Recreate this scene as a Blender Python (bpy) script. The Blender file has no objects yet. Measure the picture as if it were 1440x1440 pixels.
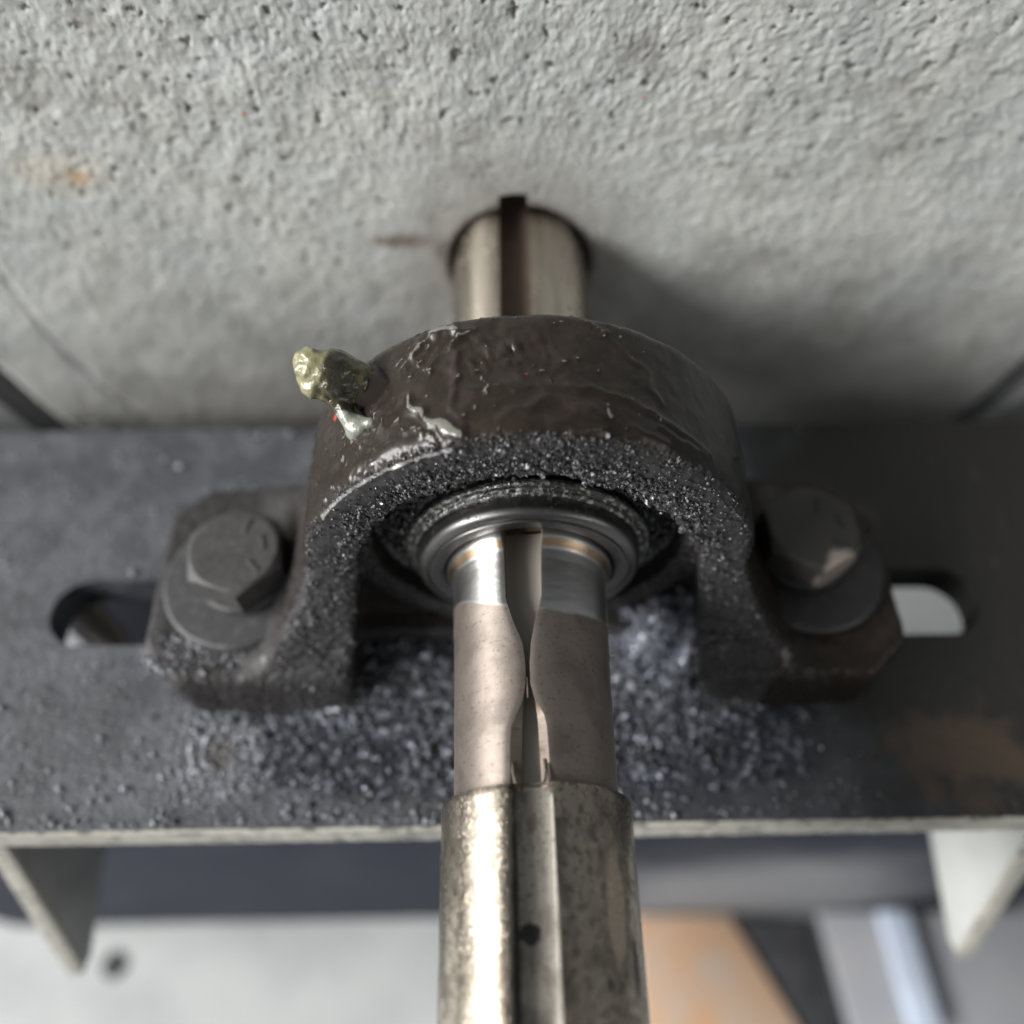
import bpy, bmesh, math, random
import numpy as np
from mathutils import Matrix, Vector, Euler

# ---------------------------------------------------------------- scale
# All lengths below are written in sixtieths of the shaft diameter; S turns them into metres (25 mm shaft).
S = 0.025 / 60.0
rng = np.random.default_rng(7)
random.seed(7)
scene = bpy.context.scene
col = scene.collection

# ---------------------------------------------------------------- camera
cam = bpy.data.cameras.new('camera')
cam_o = bpy.data.objects.new('camera', cam); col.objects.link(cam_o)
F = Vector((0.01353622, 0.53091077, -0.84731961))
R = Vector((0.99982851, -0.01789702, 0.00475874))
Uv = Vector((0.01263803, 0.84723872, 0.53106198))
cam_o.matrix_world = Matrix(((R.x, Uv.x, -F.x, -10.43 * S), (R.y, Uv.y, -F.y, -198.74 * S),
                             (R.z, Uv.z, -F.z, 293.53 * S), (0, 0, 0, 1)))
cam.sensor_width = 36; cam.lens = 1275 / 1440 * 36
cam.clip_start = 0.005; cam.clip_end = 60
cam.dof.use_dof = True
cam.dof.focus_distance = 291 * S
cam.dof.aperture_fstop = 7.0
scene.camera = cam_o

# ---------------------------------------------------------------- light
world = bpy.data.worlds.new('World'); scene.world = world; world.use_nodes = True
wb = world.node_tree.nodes['Background']
wb.inputs[0].default_value = (0.92, 0.965, 1.0, 1); wb.inputs[1].default_value = 0.18

def area(name, direction, dist, sx, sy, power, color):
    d = Vector(direction).normalized()
    l = bpy.data.lights.new(name, 'AREA'); l.shape = 'RECTANGLE'; l.size = sx; l.size_y = sy
    l.energy = power; l.color = color
    o = bpy.data.objects.new(name, l); col.objects.link(o)
    o.location = d * dist
    o.rotation_euler = (-d).to_track_quat('-Z', 'Y').to_euler()
    return o
area('daylight_opening', (-0.86, -0.25, 0.46), 3.0, 2.8, 0.8, 235, (1.0, 0.985, 0.96))
area('daylight_surround', (-0.86, -0.25, 0.42), 3.4, 5.2, 3.6, 62, (1.0, 0.985, 0.96))
area('weak_daylight_right', (0.72, -0.52, 0.30), 3.0, 2.0, 1.0, 14, (1.0, 0.97, 0.93))

vs = scene.view_settings
vs.view_transform = 'Standard'; vs.look = 'None'; vs.exposure = 0.0; vs.gamma = 1.0; vs.use_curve_mapping = False
scene.cycles.max_bounces = 6

# ---------------------------------------------------------------- noise
def vnoise(p, seed=0):
    """gradient noise in about -1..1"""
    p = np.asarray(p, dtype=np.float64); p = np.broadcast_to(p, p.shape)
    i = np.floor(p).astype(np.int64); f = p - i; u = f * f * f * (f * (f * 6 - 15) + 10)
    x, y, z = i[..., 0], i[..., 1], i[..., 2]
    def g(dx, dy, dz):
        n = ((x + dx) * 374761393 + (y + dy) * 668265263 + (z + dz) * 1440662683 + seed * 1274126177) & 0xffffffff
        n = ((n ^ (n >> 13)) * 1274126177) & 0xffffffff
        n = ((n ^ (n >> 16)) * 2246822519) & 0xffffffff
        n = n ^ (n >> 15)
        a = (n & 0xffff) / 65536.0 * 2 * np.pi; c = ((n >> 16) & 0xffff) / 32768.0 - 1; s = np.sqrt(np.maximum(0, 1 - c * c))
        return (f[..., 0] - dx) * s * np.cos(a) + (f[..., 1] - dy) * s * np.sin(a) + (f[..., 2] - dz) * c
    def L(a, b, t): return a + (b - a) * t
    ux, uy, uz = u[..., 0], u[..., 1], u[..., 2]
    A = L(L(g(0, 0, 0), g(1, 0, 0), ux), L(g(0, 1, 0), g(1, 1, 0), ux), uy)
    B = L(L(g(0, 0, 1), g(1, 0, 1), ux), L(g(0, 1, 1), g(1, 1, 1), ux), uy)
    return np.clip(L(A, B, uz) * 1.75, -1, 1)
def fbm(p, octaves=4, seed=0, gain=0.5):
    s = 0; a = 1.0; t = 0
    p = np.asarray(p, dtype=np.float64)
    for k in range(octaves):
        s = s + a * vnoise(p * 2.03 ** k + 17.3 * k, seed + k); t += a; a *= gain
    return s / t
def sstep(a, b, x):
    t = np.clip((x - a) / (b - a), 0, 1); return t * t * (3 - 2 * t)

# ---------------------------------------------------------------- objects
def mesh_obj(name, verts, faces, material, parent=None, smooth=True, origin=(0, 0, 0)):
    me = bpy.data.meshes.new(name)
    v = np.asarray(verts, dtype=np.float32) * S
    if isinstance(faces, np.ndarray):
        n, k = faces.shape
        me.vertices.add(len(v)); me.vertices.foreach_set('co', v.ravel())
        me.loops.add(n * k); me.loops.foreach_set('vertex_index', faces.astype(np.int32).ravel())
        me.polygons.add(n); me.polygons.foreach_set('loop_start', (np.arange(n) * k).astype(np.int32))
        me.update(calc_edges=True); me.validate()
    else:
        me.from_pydata(v.tolist(), [], faces); me.update()
    me.polygons.foreach_set('use_smooth', [smooth] * len(me.polygons))
    if material: me.materials.append(material)
    o = bpy.data.objects.new(name, me); col.objects.link(o)
    if parent is not None:
        o.parent = parent
        o.matrix_parent_inverse = Matrix.Translation(parent.location).inverted()
    return o
def auto_edge(o, angle=35):
    me = o.data
    bm = bmesh.new(); bm.from_mesh(me)
    bmesh.ops.remove_doubles(bm, verts=bm.verts, dist=1e-7)
    bmesh.ops.recalc_face_normals(bm, faces=bm.faces)
    for e in bm.edges:
        if len(e.link_faces) == 2: e.smooth = e.calc_face_angle(0) < math.radians(angle)
    bm.to_mesh(me); bm.free()
def thing(name, label, cat, loc=(0, 0, 0), group=None):
    o = bpy.data.objects.new(name, None); col.objects.link(o)
    o.location = Vector(loc) * S; o.empty_display_size = 0.01
    return tag(o, label, cat, group)
def tag(o, label=None, cat=None, group=None, kind=None):
    if label: o['label'] = label
    if cat: o['category'] = cat
    if group: o['group'] = group
    if kind: o['kind'] = kind
    return o
def box_bm(cx, cy, cz, sx, sy, sz, bevel=0.0, seg=2):
    bm = bmesh.new(); bmesh.ops.create_cube(bm, size=1)
    for v in bm.verts: v.co = Vector((v.co.x * sx + cx, v.co.y * sy + cy, v.co.z * sz + cz))
    if bevel: bmesh.ops.bevel(bm, geom=bm.edges[:], offset=bevel, segments=seg, affect='EDGES', profile=0.5)
    return bm
def bm_obj(name, bm, material, parent=None, smooth=True, angle=35):
    v = [tuple(x.co) for x in bm.verts]; bm.verts.index_update()
    f = [[x.index for x in p.verts] for p in bm.faces]; bm.free()
    o = mesh_obj(name, v, f, material, parent, smooth); auto_edge(o, angle); return o
def prism_bm(poly, axis, a, b, bevel=0.0, seg=2):
    """extrude a closed 2D outline along an axis from a to b"""
    bm = bmesh.new(); n = len(poly)
    def pt(p, t): return (t, p[0], p[1]) if axis == 0 else ((p[0], t, p[1]) if axis == 1 else (p[0], p[1], t))
    A = [bm.verts.new(pt(p, a)) for p in poly]; B = [bm.verts.new(pt(p, b)) for p in poly]
    bm.faces.new(A); bm.faces.new(B[::-1])
    for i in range(n): bm.faces.new((A[i], B[i], B[(i + 1) % n], A[(i + 1) % n]))
    bmesh.ops.recalc_face_normals(bm, faces=bm.faces)
    if bevel: bmesh.ops.bevel(bm, geom=bm.edges[:], offset=bevel, segments=seg, affect='EDGES', profile=0.5)
    return bm
def lathe_y(profile, n=192, jitter=0.0, seed=0):
    """profile: list of (r, y); surface of revolution about the shaft axis"""
    pr = np.array(profile, float); th = np.linspace(0, 2 * np.pi, n, endpoint=False)
    r = pr[:, 0][:, None] * np.ones(n); y = pr[:, 1][:, None] * np.ones(n)
    x = r * np.sin(th); z = r * np.cos(th)
    P = np.stack([x, y, z], -1)
    if jitter:
        d = fbm(P.reshape(-1, 3) / 2.2, 3, seed).reshape(x.shape) * jitter
        P[..., 1] -= d; P[..., 0] += d * np.sin(th) * .5; P[..., 2] += d * np.cos(th) * .5
    m = len(pr); i = np.arange(m - 1)[:, None]; j = np.arange(n)[None, :]; k = (j + 1) % n
    Q = np.stack([i * n + j, i * n + k, (i + 1) * n + k, (i + 1) * n + j], -1).reshape(-1, 4)
    return P.reshape(-1, 3), Q
def surface_nets(fn, lo, hi, h):
    lo = np.array(lo, float); hi = np.array(hi, float); n = np.ceil((hi - lo) / h).astype(int) + 1
    ax = [lo[k] + h * np.arange(n[k]) for k in range(3)]
    D = fn(ax[0][:, None, None], ax[1][None, :, None], ax[2][None, None, :]).astype(np.float32)
    D = np.broadcast_to(D, tuple(n)); ins = D < 0
    c = np.array(n) - 1
    sl = lambda a, o: a[o[0]:o[0] + c[0], o[1]:o[1] + c[1], o[2]:o[2] + c[2]]
    corners = [(i, j, k) for i in (0, 1) for j in (0, 1) for k in (0, 1)]
    cnt = sum(sl(ins, o).astype(np.int8) for o in corners)
    act = np.argwhere((cnt > 0) & (cnt < 8))
    idx = -np.ones(tuple(c), np.int32); idx[act[:, 0], act[:, 1], act[:, 2]] = np.arange(len(act))
    pos = np.zeros((len(act), 3)); num = np.zeros(len(act))
    val = {o: D[act[:, 0] + o[0], act[:, 1] + o[1], act[:, 2] + o[2]].astype(np.float64) for o in corners}
    for a in corners:
        for d in range(3):
            if a[d] == 1: continue
            b = list(a); b[d] = 1; b = tuple(b)
            va, vb = val[a], val[b]; m = (va < 0) != (vb < 0)
            t = np.zeros_like(va); t[m] = va[m] / (va[m] - vb[m])
            p = np.tile(np.array(a, float), (len(act), 1)); p[:, d] += t
            pos[m] += p[m]; num[m] += 1
    pos = lo + h * (act + pos / num[:, None])
    quads = []
    for d in range(3):
        a = [slice(None)] * 3; b = [slice(None)] * 3
        a[d] = slice(0, -1); b[d] = slice(1, None)
        A = ins[tuple(a)]; B = ins[tuple(b)]
        e = np.argwhere(A != B); u, w = (d + 1) % 3, (d + 2) % 3
        ok = (e[:, u] > 0) & (e[:, w] > 0) & (e[:, u] < n[u] - 1) & (e[:, w] < n[w] - 1); e = e[ok]
        out = A[e[:, 0], e[:, 1], e[:, 2]]
        def g(du, dw):
            q = e.copy(); q[:, u] -= du; q[:, w] -= dw; return idx[q[:, 0], q[:, 1], q[:, 2]]
        q = np.stack([g(1, 1), g(0, 1), g(0, 0), g(1, 0)], -1)
        q[~out] = q[~out][:, ::-1]; quads.append(q)
    return pos, np.concatenate(quads)
def normals(v, q):
    n = np.zeros_like(v); f = np.cross(v[q[:, 2]] - v[q[:, 0]], v[q[:, 3]] - v[q[:, 1]])
    for k in range(4): np.add.at(n, q[:, k], f)
    return n / np.maximum(np.linalg.norm(n, axis=1), 1e-9)[:, None]
def add_attr(o, name, values):
    a = o.data.attributes.new(name, 'FLOAT', 'POINT'); a.data.foreach_set('value', np.asarray(values, np.float32))

_b = bmesh.new(); bmesh.ops.create_icosphere(_b, subdivisions=1, radius=1.0); _b.verts.index_update()
ICO_V = np.array([tuple(v.co) for v in _b.verts]); ICO_F = np.array([[v.index for v in f.verts] for f in _b.faces]); _b.free()
def grains(pts, sizes, flat=0.75, seed=0, lump=0.22):
    g = np.random.default_rng(seed); n = len(pts)
    q = g.normal(size=(n, 4)); q /= np.linalg.norm(q, axis=1)[:, None]; w, x, y, z = q.T
    Rm = np.stack([1 - 2 * (y * y + z * z), 2 * (x * y - w * z), 2 * (x * z + w * y), 2 * (x * y + w * z), 1 - 2 * (x * x + z * z), 2 * (y * z - w * x),
                   2 * (x * z - w * y), 2 * (y * z + w * x), 1 - 2 * (x * x + y * y)], -1).reshape(n, 3, 3)
    base = ICO_V[None] * (1 + lump * g.normal(size=(n, len(ICO_V), 1))) * np.stack([np.ones(n), g.uniform(flat, 1, n), g.uniform(flat * .8, 1, n)], -1)[:, None]
    v = np.einsum('nij,nkj->nki', Rm, base) * np.asarray(sizes)[:, None, None] + np.asarray(pts)[:, None]
    f = ICO_F[None] + (np.arange(n) * len(ICO_V))[:, None, None]
    return v.reshape(-1, 3), f.reshape(-1, 3)

# ---------------------------------------------------------------- materials
def mat(name, base, rough=0.5, metal=0.0, layers=(), bumps=(), spec=0.5, coat=0.0, coat_rough=0.1, trans=0.0, sss=0.0, ior=1.5, aniso=0.0):
    """layers: mix colour / roughness / metal / coat on top of the base where a mask is high
       mask kinds: noise, voronoi, attr, blob (centre, radius), radial (distance from the shaft axis)"""
    m = bpy.data.materials.new(name); m.use_nodes = True; nt = m.node_tree; nd = nt.nodes; lk = nt.links
    bs = nd['Principled BSDF']
    tc = nd.new('ShaderNodeTexCoord'); mp = nd.new('ShaderNodeMapping'); mp.inputs['Scale'].default_value = (1 / S,) * 3
    lk.new(tc.outputs['Object'], mp.inputs['Vector']); base_vec = mp.outputs['Vector']
    def scaled(sc):
        sc = sc if isinstance(sc, (tuple, list)) else (sc,) * 3
        q = nd.new('ShaderNodeMapping'); q.inputs['Scale'].default_value = [1 / k for k in sc]
        lk.new(base_vec, q.inputs['Vector']); return q.outputs['Vector']
    def tex(kind, sc, detail=4, dist=0.0, rgh=0.55):
        if kind == 'voronoi':
            t = nd.new('ShaderNodeTexVoronoi'); t.inputs['Scale'].default_value = 1; lk.new(scaled(sc), t.inputs['Vector']); return t.outputs['Distance']
        t = nd.new('ShaderNodeTexNoise'); t.inputs['Scale'].default_value = 1; t.inputs['Detail'].default_value = detail
        t.inputs['Roughness'].default_value = rgh; t.inputs['Distortion'].default_value = dist
        lk.new(scaled(sc), t.inputs['Vector']); return t.outputs['Fac']
    def rng_(sock, lo, hi):
        r = nd.new('ShaderNodeMapRange'); r.interpolation_type = 'SMOOTHSTEP'
        r.inputs['From Min'].default_value = lo; r.inputs['From Max'].default_value = hi; lk.new(sock, r.inputs['Value']); return r.outputs['Result']
    def math_(op, a, b):
        q = nd.new('ShaderNodeMath'); q.operation = op
        for k, s in enumerate((a, b)):
            if isinstance(s, (int, float)): q.inputs[k].default_value = s
            else: lk.new(s, q.inputs[k])
        return q.outputs[0]
    C = None; RO = None; ME = None; CO = None
    def cmix(fac, a, b):
        q = nd.new('ShaderNodeMix'); q.data_type = 'RGBA'; lk.new(fac, q.inputs[0])
        for i, s in ((6, a), (7, b)):
            if isinstance(s, tuple): q.inputs[i].default_value = (*s, 1)
            else: lk.new(s, q.inputs[i])
        return q.outputs[2]
    def fmix(fac, a, b):
        q = nd.new('ShaderNodeMix'); q.data_type = 'FLOAT'; lk.new(fac, q.inputs[0])
        for i, s in ((2, a), (3, b)):
            if isinstance(s, (int, float)): q.inputs[i].default_value = s
            else: lk.new(s, q.inputs[i])
        return q.outputs[0]
    C, RO, ME, CO = tuple(base), rough, metal, coat
    for L in layers:
        k = L.get('kind', 'noise')
        if k == 'attr':
            a = nd.new('ShaderNodeAttribute'); a.attribute_name = L['attr']; s = a.outputs['Fac']
            if 'scale' in L: s = math_('ADD', s, math_('MULTIPLY', math_('SUBTRACT', tex('noise', L['scale'], L.get('detail', 5)), .5), L.get('amp', 1.0)))
            s = rng_(s, L.get('lo', 0.0), L.get('hi', 1.0))
        elif k in ('blob', 'radial'):
            d = nd.new('ShaderNodeVectorMath'); d.operation = 'DISTANCE'; q = nd.new('ShaderNodeMapping')
            st = L.get('stretch', (1, 1, 1)) if k == 'blob' else (1, 0, 1)
            q.inputs['Scale'].default_value = st; lk.new(base_vec, q.inputs['Vector']); lk.new(q.outputs['Vector'], d.inputs[0])
            c = L.get('center', (0, 0, 0)); d.inputs[1].default_value = [c[i] * st[i] for i in range(3)]
            s = d.outputs['Value']
            s = math_('ADD', s, math_('MULTIPLY', math_('SUBTRACT', tex('noise', L.get('scale', 8), 5), .5), L.get('amp', 0.0)))
            s = math_('SUBTRACT', 1.0, rng_(s, L['r0'], L['r1']))
        else:
            s = rng_(tex(k, L['scale'], L.get('detail', 5), L.get('dist', 0.0)), L.get('lo', .5), L.get('hi', .6))
        if 'also' in L:
            g = L['also']; s = math_('MULTIPLY', s, rng_(tex(g.get('kind', 'noise'), g['scale'], g.get('detail', 4)), g['lo'], g['hi']))
        if L.get('fac', 1.0) != 1.0: s = math_('MULTIPLY', s, L['fac'])
        if 'col' in L: C = cmix(s, C, tuple(L['col']))
        if 'rough' in L: RO = fmix(s, RO, L['rough'])
        if 'metal' in L: ME = fmix(s, ME, L['metal'])
        if 'coat' in L: CO = fmix(s, CO, L['coat'])
    for v, inp in ((C, 'Base Color'), (RO, 'Roughness'), (ME, 'Metallic'), (CO, 'Coat Weight')):
        if isinstance(v, tuple): bs.inputs[inp].default_value = (*v, 1)
        elif isinstance(v, (int, float)): bs.inputs[inp].default_value = v
        else: lk.new(v, bs.inputs[inp])
    bs.inputs['Specular IOR Level'].default_value = spec; bs.inputs['IOR'].default_value = ior
    bs.inputs['Coat Roughness'].default_value = coat_rough
    bs.inputs['Transmission Weight'].default_value = trans
    if sss:
        bs.inputs['Subsurface Weight'].default_value = sss; bs.inputs['Subsurface Radius'].default_value = (1, .8, .4); bs.inputs['Subsurface Scale'].default_value = 4 * S
    if aniso:   # ground steel: fine scratches run round the shaft axis
        bs.inputs['Anisotropic'].default_value = aniso; bs.inputs['Anisotropic Rotation'].default_value = .25
        tg = nd.new('ShaderNodeTangent'); tg.direction_type = 'RADIAL'; tg.axis = 'Y'; lk.new(tg.outputs[0], bs.inputs['Tangent'])
    prev = None
    for b in bumps:
        t = tex(b.get('kind', 'noise'), b['scale'], b.get('detail', 4), b.get('dist', 0.0), b.get('rgh', .55))
        if 'lo' in b: t = rng_(t, b['lo'], b['hi'])
        n = nd.new('ShaderNodeBump'); n.inputs['Strength'].default_value = b.get('str', 1.0)
        n.inputs['Distance'].default_value = b['h'] * S; lk.new(t, n.inputs['Height'])
        if b.get('invert'): n.invert = True
        if prev: lk.new(prev, n.inputs['Normal'])
        prev = n.outputs['Normal']
    if prev: lk.new(prev, bs.inputs['Normal']); 
    return m

M_shaft = mat('ground_steel', (.49, .44, .365), .20, 1.0,
    layers=[dict(scale=(3.0, 60, 3.0), lo=.42, hi=.68, col=(.39, .33, .255), rough=.30),
            dict(scale=(7, 12, 7), lo=.44, hi=.62, col=(.22, .195, .16), rough=.31, fac=.9),
            dict(scale=(1.8, 2.6, 1.8), lo=.50, hi=.62, col=(.13, .112, .09), rough=.38, fac=.75),
            dict(scale=(.9, .35, .9), lo=.55, hi=.68, col=(.26, .22, .18), fac=.5),
            dict(scale=(1.1, 2.0, 1.1), lo=.60, hi=.66, col=(.05, .045, .04), rough=.6, metal=.3, also=dict(scale=14, lo=.40, hi=.55)),
            dict(scale=(5, 30, 5), lo=.62, hi=.75, col=(.42, .27, .15), fac=.45),
            dict(kind='blob', center=(20.5, -158, 21.5), stretch=(1, .22, 1), r0=2.6, r1=4.2, amp=2.2, scale=4, col=(.62, .52, .40), rough=.22),
            dict(kind='blob', center=(25.5, -173, 15.5), stretch=(1, .3, 1), r0=1.2, r1=3.0, amp=2.2, scale=3, col=(.035, .03, .03), rough=.5, metal=.2),
            dict(kind='blob', center=(17, -178, 24), r0=1.0, r1=2.4, amp=3.5, scale=2.5, col=(.05, .045, .04), rough=.5, metal=.3),
            dict(kind='blob', center=(-24.5, -153, 17), stretch=(1, .25, 1), r0=.25, r1=.5, col=(.06, .06, .065), rough=.4)],
    bumps=[dict(scale=.9, h=.14, str=.5, lo=.5, hi=.75), dict(scale=(3, 5, 3), h=.14, str=.35)], aniso=.5)
M_key = mat('keyway_steel', (.33, .31, .275), .5, .75,
    layers=[dict(scale=(5, 9, 5), lo=.46, hi=.64, col=(.15, .138, .12), rough=.6, fac=.85), dict(scale=1.3, lo=.58, hi=.66, col=(.07, .065, .06), rough=.6, fac=.7), dict(scale=(1.5, 30, 1.5), lo=.5, hi=.62, col=(.25, .23, .205), fac=.6),
            dict(kind='blob', center=(-3.2, -165, 22), r0=2.7, r1=3.6, amp=6.5, scale=2.2, col=(.012, .012, .013), rough=.3, metal=0.0),
            dict(kind='blob', center=(-2.4, -177, 22), r0=.8, r1=1.3, amp=1.0, scale=2, col=(.012, .012, .013), rough=.4, metal=0.0),
            dict(kind='blob', center=(-7.4, -180, 22.3), stretch=(1, .02, 1), r0=.7, r1=1.6, amp=1.0, scale=3, col=(.015, .015, .017), rough=.4, metal=0.0)],  # last blob: oil plus the left lip's shade, painted as a dark line
    bumps=[dict(scale=(.6, .6, 9), h=.12, str=.5), dict(scale=(3, .45, 3), h=.06, str=.4)])
M_neck = mat('worn_neck_steel', (.235, .203, .178), .56, .85,
    layers=[dict(scale=(10, 12, 10), lo=.42, hi=.7, col=(.17, .145, .128), rough=.6),
            dict(scale=(1.6, 1.2, 1.6), lo=.56, hi=.72, col=(.12, .10, .092), rough=.55, fac=.75),
            dict(scale=(.8, .8, .8), lo=.66, hi=.72, col=(.42, .36, .33), fac=.5),
            dict(kind='attr', attr='polish', lo=.35, hi=.65, scale=(6, 3, 6), amp=.25, col=(.60, .595, .58), rough=.33, metal=1.0),
            dict(kind='attr', attr='tan', lo=.3, hi=.8, scale=(4, 2, 4), amp=.5, col=(.50, .36, .24), rough=.33)],
    bumps=[dict(scale=(30, .35, 30), h=.05, str=.35), dict(scale=.8, h=.10, str=.35)], aniso=.6)
M_nkey = mat('neck_keyway_steel', (.15, .125, .105), .55, .7, layers=[dict(scale=4, lo=.5, hi=.72, col=(.11, .075, .055), rough=.6), dict(scale=(8, .5, 8), lo=.5, hi=.7, col=(.20, .18, .155), fac=.5), dict(kind='radial', r0=21.2, r1=22.2, col=(.36, .335, .30), rough=.5, metal=.6)], bumps=[dict(scale=(3, .45, 3), h=.1, str=.5)])
M_rear = mat('rear_shaft_steel', (.50, .45, .38), .26, 1.0,
    layers=[dict(scale=(3, 40, 3), lo=.45, hi=.7, col=(.38, .33, .26)),
            dict(kind='noise', scale=(4, 9, 4), lo=.58, hi=.75, col=(.20, .12, .075), rough=.6, metal=.3, fac=.6)],
    aniso=.85)
M_rkey = mat('rusty_keyway', (.10, .075, .06), .65, .4, layers=[dict(scale=4, lo=.5, hi=.7, col=(.19, .10, .055), fac=.6)], bumps=[dict(scale=2, h=.3, str=.5)])
M_house = mat('greasy_cast_iron', (.017, .0128, .0095), .30, 0.0, spec=.25,
    layers=[dict(scale=7, lo=.45, hi=.68, col=(.026, .020, .016), rough=.22),
            dict(scale=(1.2, 5, 1.2), lo=.6, hi=.74, rough=.14, fac=.7),
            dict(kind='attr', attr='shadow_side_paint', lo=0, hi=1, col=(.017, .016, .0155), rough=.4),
            dict(kind='attr', attr='dust', lo=.35, hi=.75, scale=3, amp=.7, col=(.034, .033, .035), rough=.62, coat=0.0),
            dict(kind='attr', attr='bright_edge', lo=.45, hi=.75, scale=3.5, amp=.4, coat=0.0, col=(.50, .49, .48), rough=.32, metal=.85),
            dict(kind='attr', attr='grease', lo=.45, hi=.7, scale=1.6, amp=.5, col=(.13, .13, .11), rough=.14, coat=1.0),
            dict(kind='attr', attr='red', lo=.4, hi=.7, scale=1.2, amp=.5, col=(.36, .045, .03), rough=.4)],
    bumps=[dict(scale=5, h=.5, str=.3), dict(scale=.8, h=.12, str=.3, detail=2)], coat=.12, coat_rough=.14)
M_rubber = mat('oily_seal', (.016, .016, .017), .32, 0.0, layers=[dict(scale=3, lo=.45, hi=.65, rough=.16, col=(.026, .026, .028))], bumps=[dict(scale=1.6, h=.8, str=.7), dict(scale=.6, h=.3, str=.6)])
M_ring = mat('bearing_ring_steel', (.15, .147, .145), .36, 1.0,
    layers=[dict(scale=(7, 7, 7), lo=.45, hi=.7, col=(.11, .108, .108), rough=.42),
            dict(kind='radial', r0=39.5, r1=42.5, amp=3, scale=3, fac=1.0, col=(.14, .138, .138)),
            dict(scale=2.0, lo=.56, hi=.66, col=(.03, .03, .03), rough=.3, metal=.2, also=dict(scale=9, lo=.45, hi=.6))],
    bumps=[dict(scale=1.5, h=.1, str=.3)])
M_beadring = mat('oily_slinger_steel', (.055, .055, .055), .25, .7, layers=[dict(scale=2, lo=.5, hi=.6, col=(.25, .26, .24), rough=.2)], bumps=[dict(scale=1.1, h=.6, str=.9)])
M_dust = mat('metal_dust', (.030, .029, .031), .42, .15, layers=[dict(scale=1.6, lo=.55, hi=.63, col=(.30, .30, .32), rough=.38, metal=.5)], spec=.5)
M_oil_dust = mat('oily_metal_filings', (.036, .038, .046), .20, .3, layers=[dict(scale=4.5, lo=.53, hi=.62, col=(.22, .235, .275), rough=.24, metal=.6), dict(kind='blob', center=(60, -30, -72), r0=14, r1=30, amp=16, scale=5, col=(.20, .215, .26), rough=.3, metal=.5, fac=.8)], spec=.6)  # blob paints bluish sky light onto the right-hand heap
M_speck = mat('pale_metal_specks', (.20, .21, .235), .3, .3, layers=[dict(scale=6, lo=.45, hi=.6, col=(.36, .37, .40), metal=.5)], spec=.6)
M_black_lump = mat('black_grease_lumps', (.018, .018, .018), .20, 0.0, layers=[dict(scale=2, lo=.58, hi=.64, col=(.28, .29, .28), metal=.6)], spec=.6, bumps=[dict(scale=.6, h=.2, str=.6)])
M_plate = mat('dusty_painted_steel', (.040, .044, .052), .48, 0.0,
    layers=[dict(scale=26, lo=.40, hi=.62, col=(.076, .082, .095), rough=.58), dict(scale=9, lo=.5, hi=.68, col=(.036, .038, .043), fac=.75),
            dict(scale=3.2, lo=.5, hi=.66, col=(.030, .032, .036), fac=.7),
            dict(scale=1.1, lo=.66, hi=.72, col=(.22, .225, .24), rough=.35, metal=.4, fac=.7),
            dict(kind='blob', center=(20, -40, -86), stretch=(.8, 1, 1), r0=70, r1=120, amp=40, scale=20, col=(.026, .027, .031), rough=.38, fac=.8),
            dict(kind='blob', center=(-130, -78, -86), r0=12, r1=30, amp=22, scale=6, col=(.115, .118, .13), rough=.55, fac=.8),
            dict(kind='blob', center=(-129, -80, -86), r0=3, r1=11, amp=10, scale=5, col=(.055, .050, .042), rough=.5),
            dict(kind='blob', center=(215, 0, -86), stretch=(1, .8, 1), r0=85, r1=125, amp=50, scale=26, col=(.020, .019, .018), rough=.5),  # housing's shadow on the right of the plate, painted darker
            dict(kind='blob', center=(186, -84, -86), stretch=(.75, 1, 1), r0=9, r1=28, amp=58, scale=15, col=(.074, .053, .037), rough=.36, fac=.9),
            dict(scale=(3, 22, 3), lo=.6, hi=.7, col=(.11, .10, .09), fac=.35, also=dict(scale=60, lo=.5, hi=.62))],
    bumps=[dict(scale=9, h=2.0, str=.5, detail=5), dict(scale=2.0, h=1.1, str=.7, detail=5), dict(scale=.7, h=.3, str=.5)])
M_edge = mat('plate_edge_paint', (.34, .33, .29), .55, 0.0,
    layers=[dict(scale=(9, 9, 3), lo=.52, hi=.64, col=(.10, .095, .09), rough=.6),
            dict(scale=(30, 8, 2), lo=.6, hi=.7, col=(.52, .50, .44))], bumps=[dict(scale=3, h=.6, str=.5)])
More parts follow.
